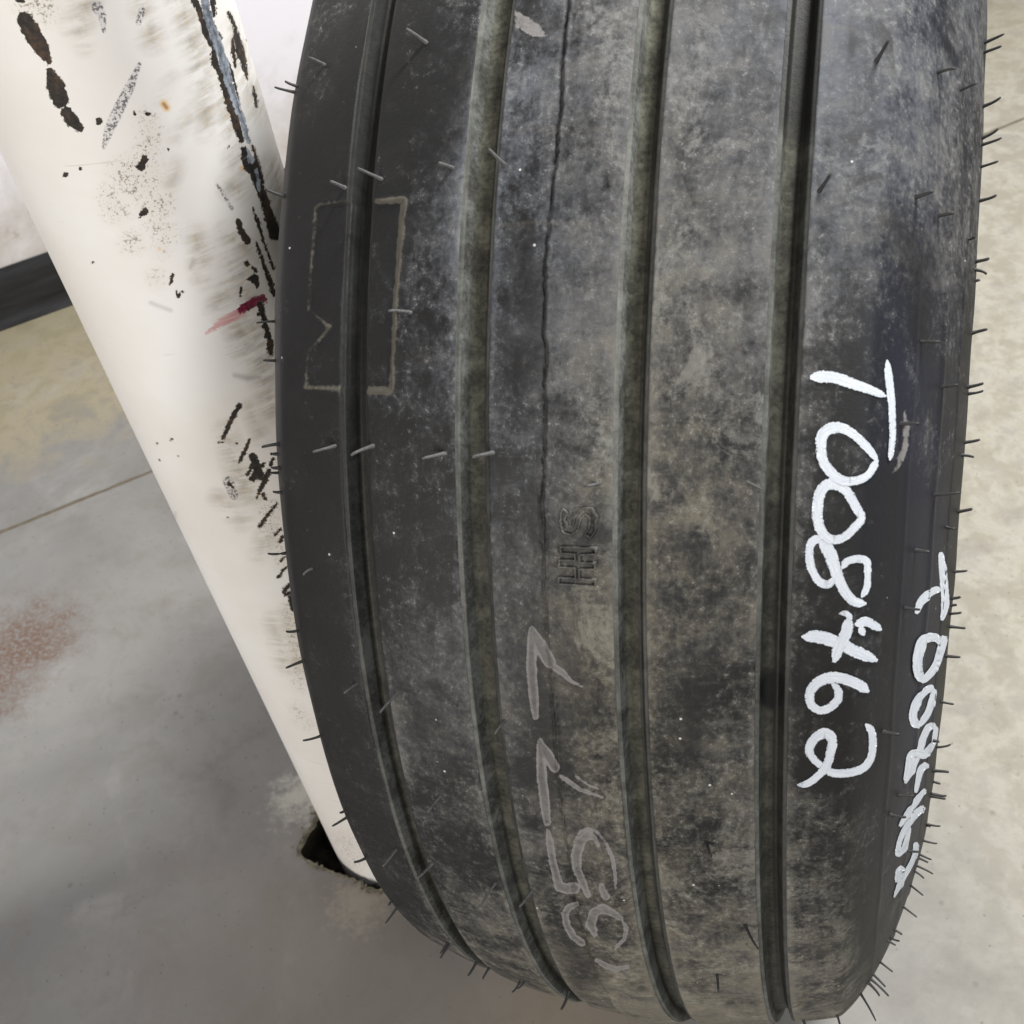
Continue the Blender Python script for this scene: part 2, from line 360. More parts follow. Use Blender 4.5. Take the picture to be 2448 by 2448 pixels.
# front slab with the square socket the post stands in, its rim broken and crumbled
NA = 720
ang = np.arange(NA) / NA * 2 * np.pi; dirs = np.stack([np.cos(ang), np.sin(ang)], 1)
sa = math.atan2(-.512, .859); hs = .0898
ca, sn = math.cos(sa), math.sin(sa)
lx = dirs @ np.array([ca, sn]); ly = dirs @ np.array([-sn, ca])
pw = 14.0
rad = hs / (np.abs(lx) ** pw + np.abs(ly) ** pw) ** (1 / pw)
jag = sum(rng.normal() * np.sin(ang * k + rng.uniform(0, 6.28)) / k ** .6 for k in range(5, 75))
jag = jag / jag.std()
rim = np.maximum(rad + .0013 * jag, PR + .0015)
ext = np.minimum.reduce([np.where(dirs @ N2 > 1e-6, (JOINT - GAP - N2 @ [PX, PY]) / np.maximum(dirs @ N2, 1e-6), 99), np.full(NA, 6.0)])
chipw = .004 + .003 * np.abs(np.roll(jag, 9))
rings = [(rim + .004, -.075), (rim + .002, -.02), (rim, -.006), (rim + chipw * .4, -.0028), (rim + chipw, -.0006), (rim + chipw + .004, 0.0)]
t_out = np.array([.03, .08, .2, .45, 1.0])
r0 = rim + chipw + .004
for t in t_out: rings.append((r0 + (ext - r0) * t, 0.0))
rings.append((ext, -.03))
V = np.concatenate([np.column_stack([PX + dirs[:, 0] * r, PY + dirs[:, 1] * r, np.full(NA, z)]) for r, z in rings])
Vg = V.reshape(len(rings), NA, 3).transpose(1, 0, 2).reshape(-1, 3)
nr = len(rings)
slab = mesh_np('floor_slab', Vg, grid_quads(NA, nr, True)[:, ::-1], CONCRETE, floor_root, smooth=False)
slab.data.materials.append(BROKEN); slab.data.materials.append(DEBRIS)
mi = np.zeros((NA, nr - 1), dtype=np.int32); mi[:, :4] = 1; mi[:, :2] = 2
slab.data.polygons.foreach_set('material_index', mi.ravel())
# back slab
def wpt(a, b, z): q = D * a + N2 * b; return (q[0], q[1], z)
jj = JOINT + GAP
edge = np.linspace(-7, 7, 1401); wob = .0007 * np.interp(edge, np.linspace(-7, 7, 900), rng.normal(size=900))
V = []
for a, w in zip(edge, wob):
    V += [wpt(a, jj + w, -.03), wpt(a, jj + w, -.001), wpt(a, jj + w + .0015, 0), wpt(a, WALLD + .02, 0)]
mesh_np('floor_slab', np.array(V), grid_quads(len(edge), 4), CONCRETE, floor_root, smooth=False)
poly_obj('joint_filler', [wpt(-7, JOINT - .02, -.0018), wpt(7, JOINT - .02, -.0018), wpt(7, JOINT + .02, -.0018), wpt(-7, JOINT + .02, -.0018)], [(0, 1, 2, 3)], FILLER, floor_root)
# earth and crumbs in the socket
gx = np.linspace(-.12, .12, 90); GX, GY = np.meshgrid(gx, gx, indexing='ij')
hz = -.052 + .004 * np.sin(GX * 160 + 2 * np.sin(GY * 90)) * np.cos(GY * 130) + rng.normal(size=GX.shape) * .0012
V = np.stack([PX + GX, PY + GY, hz], -1).reshape(-1, 3)
mesh_np('socket_bed', V, grid_quads(90, 90), DEBRIS, floor_root)
for k in range(26):          # loose crumbs on the broken rim
    a = rng.uniform(2.6, 5.4); i = int(a / (2 * np.pi) * NA) % NA; r = rim[i] + rng.uniform(-.001, .014)
    s = rng.uniform(.0009, .0028); c = np.array([PX + math.cos(a) * r, PY + math.sin(a) * r, -.001 + s * .3])
    ico = [(0, 0, 1), (.9, 0, .3), (.2, .9, .35), (-.8, .5, .2), (-.7, -.6, .4), (.3, -.9, .1), (0, 0, -.8)]
    vs = [c + np.array(p) * s * rng.uniform(.7, 1.3) for p in ico]
    fs = [(0, i + 1, (i + 1) % 5 + 1) for i in range(5)] + [(6, (i + 1) % 5 + 1, i + 1) for i in range(5)]
    poly_obj('concrete_crumb', vs, fs, BROKEN, floor_root)
# wall
wall = poly_obj('wall', [wpt(-7, WALLD, -.02), wpt(7, WALLD, -.02), wpt(7, WALLD, 3.6), wpt(-7, WALLD, 3.6), wpt(-7, WALLD + .15, -.02), wpt(7, WALLD + .15, -.02), wpt(7, WALLD + .15, 3.6), wpt(-7, WALLD + .15, 3.6)],
                [(0, 1, 2, 3), (5, 4, 7, 6), (3, 2, 6, 7), (4, 0, 3, 7), (1, 5, 6, 2)], WALL)
wall['kind'] = 'structure'
prof_b = [(.0, .112), (.0022, .1125), (.0036, .111), (.0038, .03), (.0045, .02), (.0075, .0105), (.013, .005), (.019, .0032), (.0195, .0018), (.019, 0.0005)]
xs = np.linspace(-7, 7, 141)
V = [wpt(a, WALLD - .0003 - d, z) for a in xs for d, z in prof_b]
mesh_np('baseboard', np.array(V), grid_quads(len(xs), len(prof_b)), BASE, wall, sharp=60)

# ------------------------------------------------------------------ the post
post = empty('steel_post', (PX, PY, -.05))
post['label'] = 'round white painted steel post with black chips, set in the concrete beside the tyre'
post['category'] = 'post'
dirc = math.atan2(-PY, -PX)                                   # towards the camera
na, nz = 620, 1350
a_f = dirc + np.linspace(-1.75, 1.75, na - 60, endpoint=False); a_b = dirc + 1.75 + np.linspace(0, 2 * np.pi - 3.5, 60, endpoint=False)
aa = np.concatenate([a_f, a_b]); zz = np.concatenate([[-.06], np.linspace(-.03, 1.0, nz - 12), np.linspace(1.02, 1.20, 11)])
A, ZZ = np.meshgrid(aa, zz, indexing='ij')
rr = PR + .00025 * np.sin(3 * A + ZZ * 5)
V = np.stack([PX + rr * np.cos(A), PY + rr * np.sin(A), ZZ], -1).reshape(-1, 3)
o = mesh_np('post_body', V - np.array([PX, PY, -.05]), grid_quads(na, nz, True), POST, post)
px, py = project(V); face = ((V[:, 0] - CAM[0]) * np.cos(A).ravel() + (V[:, 1] - CAM[1]) * np.sin(A).ravel()) < 0
a1 = lambda p: Z(0, 0, 2.415, p); a2 = lambda p: Z(0, 800, 2.415, p); a5 = lambda p: Z(400, 400, 3.864, p); a6 = lambda p: Z(450, 0, 4.83, p); a3 = lambda p: Z(500, 1600, 2.279, p)
CHIP = [
 (a1([(140,110),(190,200),(240,280),(285,355)]), [34,44,36,14]), (a1([(290,420),(320,500),(350,580)]), [22,44,38]), (a1([(385,650),(420,700),(460,740)]), [28,30,18]),
 (a1([(570,703)]), 15), (a1([(775,656)]), 8), (a1([(848,656)]), 11), (a1([(378,1010)]), 11), (a1([(465,978)]), 8), (a1([(970,862)]), 5), (a1([(535,1516)]), 5),
 (a1([(835,920),(815,965)]), [16,22]), (a1([(835,1222),(812,1245)]), [16,10]), (a1([(105,0),(135,5)]), 10),
 (a6([(60,-20),(120,100),(160,220),(215,400),(290,560),(310,720),(380,860),(420,1020),(470,1180),(530,1330),(570,1480),(610,1620)]), [14,13,17,16,12,19,14,16,19,22,20,14]),
 (a6([(280,20),(300,180)]), [16,8]), (a6([(355,390),(370,440)]), 9), (a6([(445,680),(500,850),(540,1000),(580,1150)]), [4,8,8,4]),
 (a6([(465,150),(530,280),(565,450),(600,600),(640,720),(665,850),(690,930)]), [8,9,15,22,14,8,5]), (a6([(520,450),(520,600),(540,770)]), [5,12,6]),
 (a6([(750,1000),(772,1110),(790,1230)]), [5,10,5]), (a6([(675,460)]), 4),
 (a6([(640,1720),(670,1830),(720,1932)]), [12,26,30]), (a5([(800,-10),(830,90),(870,250),(910,350)]), [30,28,20,24]), (a5([(900,330),(950,480),(1000,620)]), [22,24,30]), (a6([(745,1700),(790,1850)]), [8,8]),
 (a5([(790,370),(840,520),(890,680),(940,820),(985,940)]), [4,8,6,5,8]), (a5([(820,690),(870,830),(910,960),(960,1080),(985,1190)]), [5,8,9,13,8]),
 (a5([(655,490),(680,590),(740,680)]), [12,14,17]), (a5([(735,885)]), 14), (a5([(795,930),(820,965)]), 8), (a5([(760,1025),(800,1030),(835,1100)]), [11,22,8]),
 (a5([(860,1260),(890,1390),(920,1500),(930,1560)]), [14,12,13,16]), (a5([(955,1600),(960,1720)]), [12,12]), (a5([(845,1360),(900,1365)]), 7), (a5([(880,1470),(920,1480)]), 8),
 (a5([(50,985),(25,1085)]), [8,5]), (a5([(85,1150),(105,1185),(140,1148)]), [6,10,6]), (a5([(685,1120),(670,1190)]), 5), (a6([(465,1690),(430,1715)]), 4),
 (a2([(1382,410),(1330,500),(1285,600)]), [12,12,9]), (a2([(1262,622),(1290,622)]), 4), (a2([(1442,610),(1410,680),(1378,742)]), [8,10,6]), (a2([(1370,628)]), 5),
 (a2([(1458,700),(1480,760),(1505,815)]), [16,24,20]), (a2([(1450,770),(1430,805)]), 8), (a2([(1520,745),(1460,830)]), [8,18]), (a2([(1553,790),(1520,860),(1483,940)]), [13,13,5]), (a2([(1580,720),(1562,750)]), 8),
 (a2([(1597,975),(1540,1050),(1495,1107)]), [5,9,8]), (a2([(1622,1115),(1590,1160)]), [5,4]), (a2([(1632,1165),(1618,1195)]), 8), (a2([(1520,918),(1532,952)]), 7), (a2([(1660,1330),(1610,1395)]), [4,9]),
 (a2([(1645,1285),(1620,1305)]), 6), (a2([(1665,1450),(1645,1475)]), 12), (a2([(1672,1490),(1650,1500)]), 10), (a2([(1678,1520),(1690,1580)]), 14), (a2([(1550,0),(1560,100)]), [10,14]), (a2([(1320,860),(1345,880)]), 7), (a2([(1315,1053)]), 5), (a2([(990,605)]), 6), (a2([(1028,703)]), 5), (a2([(920,722)]), 3), (a2([(905,625)]), 3)]
SCRAPE = [(a6([(190,-20),(230,200),(300,400),(370,600),(430,800),(490,1000),(550,1180),(610,1350),(660,1520),(700,1640)]), [20,21,22,22,20,18,16,14,14,8]),
 (a6([(690,1740),(730,1850)]), [6,16]), (a5([(820,20),(850,200)]), [8,9])]
SPECK = [(a1([(805,370),(750,500),(690,620),(630,750),(600,850)]), [8,22,26,24,8]), (a1([(560,40),(590,90),(600,180)]), [26,18,8]), (a5([(460,160),(500,220),(560,320),(600,385)]), 7),
 (a2([(1320,850),(1350,930)]), [26,20]), (a1([(820,60),(800,130)]), 14), (a1([(1690,1620)]), 10)]
DIRT = [(a1([(850,690),(870,780),(850,870)]), [40,60,50]), (a1([(720,990),(800,1020),(860,1050)]), [70,110,60]), (a1([(620,1120),(670,1210)]), [40,60]), (a1([(860,1200),(940,1180)]), [50,50]), (a1([(900,1300),(970,1350),(930,1440)]), [40,40,30]), (a1([(760,1400)]), 50), (a1([(900,1600)]), 30),
 (a2([(1540,1000),(1640,1300)]), 40), (a2([(1700,1600),(1720,1900)]), 50), (a3([(480,20),(500,60)]), 40), (a3([(470,210),(500,260),(545,300)]), [16,24,16]), (a3([(730,930),(800,1050)]), 40), (a1([(150,10),(260,60)]), 60)]
SMEAR = [(a1([(500,10),(450,140),(480,260)]), [50,55,25]), (a1([(820,20),(880,220)]), [40,50]), (a1([(1100,150),(1180,500),(1200,750)]), [50,60,40]), (a1([(1040,0),(1110,250)]), [50,50]), (a1([(1280,500),(1330,750),(1390,950)]), [40,50,50]), (a1([(1350,150),(1500,650)]), [30,40]),
 (a5([(250,620),(320,800),(340,1000)]), [30,50,40]), (a5([(560,1100),(450,1300)]), [40,30]), (a5([(590,180),(660,220)]), [40,40]), (a5([(660,1500),(740,1650),(860,1750)]), [50,60,60]), (a5([(560,900),(640,1100)]), [50,40]), (a5([(540,620),(760,760)]), [30,40]),
 (a1([(1000,430),(920,560)]), [12,8]), (a1([(1100,670),(1010,790)]), [14,8]), (a1([(1030,950),(990,1060)]), 10), (a2([(1420,20),(1460,130)]), [50,40]), (a2([(1440,420),(1510,590)]), [12,22]), (a2([(1540,1170),(1490,1270)]), [30,14]), (a2([(1570,1650),(1640,1900)]), [12,20]), (a2([(1640,1620),(1720,1900)]), [12,20]), (a2([(1260,940),(1390,1060)]), [20,30]), (a5([(1000,0),(1040,300)]), 50), (a6([(60,200),(130,700),(200,1300)]), [30,40,50]), (a6([(330,1150),(470,1500),(560,1800)]), [20,26,30]), (a5([(640,900),(760,1250)]), [40,40]), (a5([(700,1350),(900,1700)]), [30,70]), (a2([(1500,120),(1560,420)]), 50), (a2([(1300,560),(1420,900)]), [30,60])]
GRIME = [(a2([(1355,235),(1430,250),(1500,245)]), [6,13,6]), (a5([(240,860),(215,930)]), 5), (a1([(870,1748),(985,1792)]), 4), (a2([(1000,1120),(1012,1030)]), 1)]
RED = [(a5([(360,1530),(480,1450),(600,1385),(690,1320)]), [6,18,24,24]), (a5([(670,1325),(700,1300),(780,1255),(880,1215)]), [14,22,26,22])]
RUST = [(a1([(945,600),(962,622)]), 20), (a1([(920,1437)]), 7), (a2([(1490,925)]), 7), (a2([(1620,1190)]), 7), (a5([(735,680)]), 12), (a1([(1390,970),(1440,960)]), 10)]
f0 = face.astype(float)
redv = sdf(px, py, RED[:1], 10)
set_color(o, 'wear_a', np.stack([sdf(px, py, CHIP, 7) * f0, sdf(px, py, SCRAPE, 7) * f0, sdf(px, py, DIRT, 30) * f0, sdf(px, py, SPECK, 8) * f0], 1))
mv = sdf(px, py, RED[1:], 10) * f0
set_color(o, 'wear_c', np.stack([mv, mv, mv, mv], 1))
set_color(o, 'wear_b', np.stack([redv * f0, sdf(px, py, RUST, 12) * f0, sdf(px, py, SMEAR, 26) * f0, sdf(px, py, GRIME, 6) * f0], 1))
# domed concrete cap on top of the pipe
V = []
for i in range(48):
    a = i / 48 * 2 * math.pi
    for k in range(9):
        t = k / 8 * math.pi / 2; V.append(((PR - .002) * math.cos(t) * math.cos(a), (PR - .002) * math.cos(t) * math.sin(a), 1.249 + .035 * math.sin(t)))
mesh_np('domed_cap', np.array(V), grid_quads(48, 9, True), simple('cap_paint', (.8, .78, .74), .5), post)

# ------------------------------------------------------------------ the tyre
R, RC, WT, WS, HS_ = .536, 0.44050594, 0.14713063, 0.1955693, 0.14305605
TC = np.array([0.19542051, 0.79505098, 0.5412789]); YAW, CAMB = -0.37857121, -0.06364445
ax0 = np.array([math.cos(YAW), math.sin(YAW), 0]); fw = np.array([-math.sin(YAW), math.cos(YAW), 0]); up0 = np.array([0, 0, 1.])
AX = math.cos(CAMB) * ax0 - math.sin(CAMB) * up0; UP = math.sin(CAMB) * ax0 + math.cos(CAMB) * up0; FR = -fw
# outer profile of the right half: crown, shoulder, sidewall, bead
uu = list(np.linspace(0, WT, 300)); rp = [R - u * u / 2 / RC for u in uu]
rt = rp[-1]; t = np.linspace(0, 1, 200)[1:]
uu += list((1 - t) ** 2 * WT + 2 * t * (1 - t) * (WT + .6 * (WS - WT)) + t * t * WS); rp += list((1 - t) ** 2 * rt + 2 * t * (1 - t) * (rt - .03) + t * t * (R - HS_))
P0 = np.array([WS, R - HS_]); P1 = np.array([WS + .006, R - HS_ - .05]); P2 = np.array([.155, .312]); P3 = np.array([.150, .286])
for q in np.linspace(0, 1, 150)[1:]:
    b = (1 - q) ** 3 * P0 + 3 * q * (1 - q) ** 2 * P1 + 3 * q * q * (1 - q) * P2 + q ** 3 * P3; uu.append(b[0]); rp.append(b[1])
uu = np.array(uu); rp = np.array(rp)
ker = np.hanning(25); ker /= ker.sum()                       # round the shoulder a little
us = np.convolve(np.concatenate([-uu[1:40][::-1], uu, uu[-1] + (uu[-1] - uu[-40:-1][::-1]) * 1]), ker, 'same')[39:39 + len(uu)]
rs = np.convolve(np.concatenate([rp[1:40][::-1], rp, rp[-1] + (rp[-1] - rp[-40:-1][::-1])]), ker, 'same')[39:39 + len(rp)]
uu, rp = us, rs
arc = np.concatenate([[0], np.cumsum(np.hypot(np.diff(uu), np.diff(rp)))]); WMAX = arc[-1]
TU = np.concatenate([-uu[1:][::-1], uu]); TR = np.concatenate([rp[1:][::-1], rp]); TW = np.concatenate([-arc[1:][::-1], arc])
du, dr = np.gradient(TU, TW), np.gradient(TR, TW); nl = np.hypot(du, dr); TNU, TNR = -dr / nl, du / nl      # outward normal
def surf(w, th, h=0.0):
    u = np.interp(w, TW, TU); r = np.interp(w, TW, TR); nu = np.interp(w, TW, TNU); nr_ = np.interp(w, TW, TNR)
    u = u + nu * h; r = r + nr_ * h
    return TC + u[..., None] * AX + (r * np.cos(th))[..., None] * FR + (r * np.sin(th))[..., None] * UP
def nrm(w, th):
    nu = np.interp(w, TW, TNU); nr_ = np.interp(w, TW, TNR)
    return nu * AX + nr_ * (math.cos(th) * FR + math.sin(th) * UP)
w_of_u = lambda u: float(np.interp(u, TU[np.abs(TW) < .22], TW[np.abs(TW) < .22]))
GE = [(-0.1073, -0.0909), (-0.0415, -0.0241), (0.0363, 0.0519), (0.1024, 0.1178)]
GE = [(w_of_u(a), w_of_u(b)) for a, b in GE]; WPT = w_of_u(.0042)
# sequence across the tyre: (position, depth, part index)
seq = []
def span(a, b, step, part, rise=None):
    k = max(2, int(round((b - a) / step)) + 1)
    for w in np.linspace(a, b, k): seq.append((w, 0.0, part))
GD = .0100
parts = ['sidewall']
span(-WMAX, -w_of_u(WT) - .012, .004, 0)
left = -w_of_u(WT) - .012
for gi, (a, b) in enumerate(GE):
    pi = len(parts); parts.append('tread_rib')
    step = .0011
    if a > WPT > left:
        span(left, WPT - .006, step, pi); span(WPT - .006, WPT + .006, .00035, pi); span(WPT + .006, a - .0012, step, pi)
    else: span(left, a - .0012, step, pi)
    for w, d in ((a - .0008, .00005), (a - .0004, .0002), (a - .0001, .0005)): seq.append((w, d, pi))
    pj = len(parts); parts.append('tread_groove')
    pr_ = [(a - .0001, .0005), (a + .0001, .0010), (a + .0009, .00115), (a + .0017, .0011), (a + .0021, .0013)]
    pr_ += [(a + .0022 + .0020 * q, .0016 + (GD - .0026) * q) for q in np.linspace(0, 1, 9)]
    pr_ += [(a + .0050, GD - .0003)] + [(a + .0056 + (b - a - .0094) * q, GD) for q in np.linspace(0, 1, 9)] + [(b - .0033, GD - .0004)]
    pr_ += [(b - .0029 + .0010 * q, GD - .0014 - (GD - .0030) * q) for q in np.linspace(0, 1, 9)]
    pr_ += [(b - .0016, .0013), (b - .0010, .0010), (b - .0003, .0009), (b + .0001, .0005)]
    for w, d in pr_: seq.append((w, d, pj))
    for w, d in ((b + .0001, .0005), (b + .0004, .0002), (b + .0008, .00005)): seq.append((w, d, pj + 1))
    left = b + .0012
pi = len(parts); parts.append('tread_rib'); end = w_of_u(WT) + .012
span(left, end, .0011, pi)
pi = len(parts); parts.append('sidewall')
span(end, end + .14, .0014, pi); span(end + .14, WMAX, .005, pi)
SW = np.array([s[0] for s in seq]); SD = np.array([s[1] for s in seq]); SP = np.array([s[2] for s in seq])
# round the tyre: fine where the photograph looks, coarse elsewhere
TH0, TH1 = -.62, 1.22
th = np.concatenate([np.linspace(TH0, TH1, 860, endpoint=False), np.linspace(TH1, TH0 + 2 * np.pi, 200, endpoint=False)])
NTH, NW = len(th), len(SW)
TH, WW = np.meshgrid(th, SW, indexing='ij'); DD = np.broadcast_to(SD, TH.shape).copy()
base_pts = surf(WW, TH, 0.0)
bx, by = project(base_pts.reshape(-1, 3)); bx = bx.reshape(TH.shape); by = by.reshape(TH.shape)
nvec = np.interp(WW, TW, TNU)[..., None] * AX + np.interp(WW, TW, TNR)[..., None] * (np.cos(TH)[..., None] * FR + np.sin(TH)[..., None] * UP)
facing = (np.einsum('ijk,ijk->ij', nvec, CAM - base_pts) > 0).astype(float)
facing = facing * ((TH > -.55) & (TH < TH1) & (np.abs(WW) < end + .09))        # only skin the photograph can see carries its marks
# parting line of the mould: right half stands proud, the flash wanders
wob = sum(rng.normal() * np.sin(th * k + rng.uniform(0, 6.3)) / k ** .72 for k in range(3, 900)); wob = wob / wob.std() * .0007; pf = np.interp(by[:, np.argmin(np.abs(SW - WPT))], [0, 1050, 1450, 2448], [1, 1, .3, .22])[:, None]
H = np.where(np.abs(SW - WPT) < .03, 1, 0)[None, :] * .0
sp = np.clip((WW - WPT - wob[:, None]) / .0011 + .5, 0, 1); sp = sp * sp * (3 - 2 * sp)
fade = np.clip((GE[2][0] - WW) / .012, 0, 1)
wob2 = .0006 + .0006 * np.sin(th * 37 + 3 * np.sin(th * 11) + 1.5 * np.sin(th * 140))
H = .0018 * sp * fade * (WW < GE[2][0]) + .0004 * np.exp(-((WW - WPT - wob[:, None] - .0012) / .0008) ** 2) - .0013 * pf * np.exp(-((WW - WPT - wob[:, None] + .0011) / (.0007 + wob2[:, None] * .7)) ** 2)
# shallow unevenness, sidewall bands
lump = sum(rng.normal() * np.sin(TH * kx + WW * ky + rng.uniform(0, 6.3)) for kx, ky in ((9, 40), (17, -70), (31, 25), (23, 110), (47, -60))) * .00007
H = H + lump * (DD < .0004)
aw = WW - end
def ridge(w):
    return sum(hh * np.exp(-((np.abs(w) - end - c) / wd) ** 2) for c, wd, hh in ((.021, .0018, .0005), (.056, .0030, .0009), (.088, .0014, .0006)))
H = H + ridge(WW)
# moulded panel with its notch beside the outer groove
z7 = lambda p: Z(700, 300, 2.415, p)
PANEL = [(z7([(470,388),(632,380),(605,640),(580,1000),(572,1210),(560,1470),(545,1490),(425,1490)]), [12,18,17,13,12,15,19,22]), (z7([(305,388),(150,400),(118,430),(90,800),(75,1020)]), [6,8,9,6,6]), (z7([(75,1020),(200,1120),(150,1180),(75,1260),(60,1380),(65,1470),(270,1478)]), [3,12,5,3,5,10,20]), (z7([(330,1440),(375,1425)]), [22,8])]
line = sdf(bx.ravel(), by.ravel(), PANEL, 9).reshape(TH.shape) * facing * np.interp(bx, [700, 830, 900], [.82, .86, 1.05])
H = H + .0005 * np.clip((line - .3) * 2, 0, 1) * (DD < .004)
PP = z7([(630,384),(603,640),(578,1000),(570,1210),(558,1484),(65,1474),(62,1380),(75,1260),(150,1180),(200,1120),(75,1020),(92,800),(120,425),(150,400)])
ins = np.zeros(TH.shape, bool)
for (xa, ya), (xb, yb) in zip(PP, PP[1:] + PP[:1]):
    ins ^= ((ya > by) != (yb > by)) & (bx < (xb - xa) * (by - ya) / (yb - ya + 1e-9) + xa)
ins = ins & (facing > 0)
H = H - .0005 * ins * (DD < .004) - ins * (DD < .004) * .00018 * rng.random(TH.shape)
OUT = surf(WW, TH, -DD + H)
zmin = OUT[..., 2].min(); TC = TC - np.array([0, 0, zmin + .0004]); OUT[..., 2] -= zmin + .0004     # stand it on the floor
bx, by = project(OUT.reshape(-1, 3)); bx = bx.reshape(TH.shape); by = by.reshape(TH.shape)

tyre = empty('tyre', tuple(TC - UP * R)); TO = np.array(tyre.location)
tyre['label'] = 'big black ribbed truck tyre with white handwritten numbers, leaning towards the white post'
tyre['category'] = 'tyre'
# ---- where the dust lies: hand-read over the tread
GXs = np.array([650,800,950,1100,1250,1400,1550,1700,1850,2000,2150,2300]); GYs = np.array([0,300,600,900,1200,1500,1800,2100,2400])
DUST = np.array([[.26,.18,.14,.42,.40,.64,.58,.70,.68,.84,.54,.46],[.05,.04,.04,.38,.60,.58,.60,.72,.64,.82,.54,.52],[.03,.04,.18,.52,.48,.58,.57,.64,.54,.60,.36,.50],
 [.04,.05,.34,.44,.32,.60,.55,.64,.46,.40,.22,.24],[.08,.05,.20,.26,.36,.60,.55,.62,.48,.24,.10,.18],[.04,.08,.40,.44,.46,.58,.50,.46,.40,.18,.07,.10],
 [.04,.08,.38,.42,.34,.52,.42,.48,.42,.24,.10,.10],[.04,.10,.22,.36,.42,.54,.52,.56,.54,.42,.24,.18],[.10,.3,.5,.66,.58,.74,.76,.78,.74,.64,.44,.26]])
WARM = np.array([[.6,.5,.4,.2,.0,.3,.4,.3,.1,.1,.2,.2],[.4,.3,.2,.1,.0,.3,.4,.3,.2,.1,.2,.3],[.3,.2,.1,.1,.0,.3,.5,.5,.3,.2,.3,.4],[.2,.2,.1,.1,.1,.5,.7,.6,.4,.3,.1,.2],[.2,.2,.1,.1,.2,.6,.8,.8,.5,.4,.1,.2],
 [.2,.2,.3,.3,.5,.9,.9,.8,.6,.5,.1,.2],[.2,.2,.4,.4,.5,.9,.9,.7,.6,.6,.3,.3],[.2,.3,.4,.5,.6,.8,.8,.7,.6,.7,.5,.4],[.5,.6,.7,.8,.8,.9,.9,.9,.8,.8,.7,.5]])
def bil(G, x, y):
    fx = np.interp(x, GXs, np.arange(len(GXs))); fy = np.interp(y, GYs, np.arange(len(GYs)))
    i = np.minimum(fx.astype(int), len(GXs) - 2); j = np.minimum(fy.astype(int), len(GYs) - 2); a = fx - i; b = fy - j
    return G[j, i] * (1 - a) * (1 - b) + G[j, i + 1] * a * (1 - b) + G[j + 1, i] * (1 - a) * b + G[j + 1, i + 1] * a * b
dust = bil(DUST, bx, by); warm = bil(WARM, bx, by)
for a, b in GE:                                               # dust rubbed onto the rib edges
    dust = dust + .22 * np.exp(-(np.minimum(np.abs(WW - a), np.abs(WW - b)) / .004) ** 2) * (DD < .0006) * np.clip(.25 + dust, 0, 1)
zg = lambda p: Z(1200, 1450, 3.864, p); zh = lambda p: Z(1200, 1900, 3.864, p)
CRAY = [(Z(1848, 800, 2.415, [(760,440),(770,520),(765,640),(730,740),(690,800)]), [18,28,30,26,20]), (Z(700, 0, 2.415, [(1270,60),(1330,130),(1400,170),(1470,205)]), [22,52,48,16]), (zg([(270,210),(272,560),(295,860),(312,1020)]), [16,26,25,17]), (zg([(280,200),(360,370),(440,510)]), [14,30,30]), (zg([(480,560),(560,610),(640,690),(740,740)]), [16,16,10,4]),
 (zg([(350,1250),(365,1560),(395,1800),(418,1990)]), [17,25,24,20]), (zg([(350,1240),(420,1370),(490,1490)]), [14,26,24]), (zg([(540,1570),(620,1620),(720,1690),(930,1765)]), [10,13,12,7]), (zg([(680,1570),(800,1650),(930,1700)]), [6,7,4]),
 (zh([(425,330),(445,450),(465,600),(500,740),(530,850),(600,865),(670,860)]), [12,20,20,20,24,26,28]), (zh([(795,930),(745,810),(695,690),(685,560),(720,440),(790,370),(860,400),(890,470)]), [12,20,22,26,26,22,14,8]), (zh([(660,440),(720,340),(790,310),(880,340),(960,440),(1020,580),(1045,740),(1050,860)]), [5,8,9,9,9,10,10,7]), (zh([(920,850),(960,940)]), [16,20]),
 (zh([(690,1010),(620,1040),(580,1100),(600,1210),(660,1310),(740,1370)]), [14,18,18,18,18,18]), (zh([(860,1290),(820,1190),(850,1090),(930,1050),(1010,1090),(1100,1140)]), [14,26,24,22,20,14]), (zh([(1100,1140),(1150,1230),(1130,1330),(1050,1420)]), [6,12,12,8]), (zh([(880,1530),(960,1580),(1060,1610),(1160,1590)]), [12,16,14,10])]
cray = np.maximum(sdf(bx.ravel(), by.ravel(), CRAY[2:], 8), .66 * sdf(bx.ravel(), by.ravel(), CRAY[:2], 14)).reshape(TH.shape) * facing
fs = 1932 / 2448
zf = lambda p: [(a / fs, b / fs) for a, b in p]
DARK = [(zf([(1010,700),(1000,560),(985,460)]), [40,90,60]), (zf([(1015,1250),(1030,1400),(1035,1500)]), [44,52,40]), (zf([(870,120),(830,220),(800,300)]), 110), (zf([(620,250),(600,500),(600,900),(640,1300),(740,1580)]), [70,60,60,70,70]), (zf([(1740,640),(1730,500),(1690,420)]), [60,90,60]), (zf([(1690,900),(1680,1200),(1650,1500)]), [60,70,70]), (zf([(1110,1840),(1060,1760)]), 50), (zf([(1500,1320),(1520,1480)]), 30), (zf([(1640,1800),(1620,1650)]), 40), (zf([(990,10),(1010,60)]), 40), (zf([(800,1360)]), 60), (zf([(850,1440)]), 50), (zf([(1080,1330),(1110,1350)]), 26), (zf([(1085,1270),(1095,1290)]), 40), (zf([(1330,1250),(1300,1400)]), 60), (zf([(1560,900),(1570,1480)]), [30,60])]
dark = sdf(bx.ravel(), by.ravel(), DARK, 45).reshape(TH.shape) * facing
dark = np.clip(dark * 1.1 - .1, 0, 1); dark = np.maximum(dark, .6 * ins)
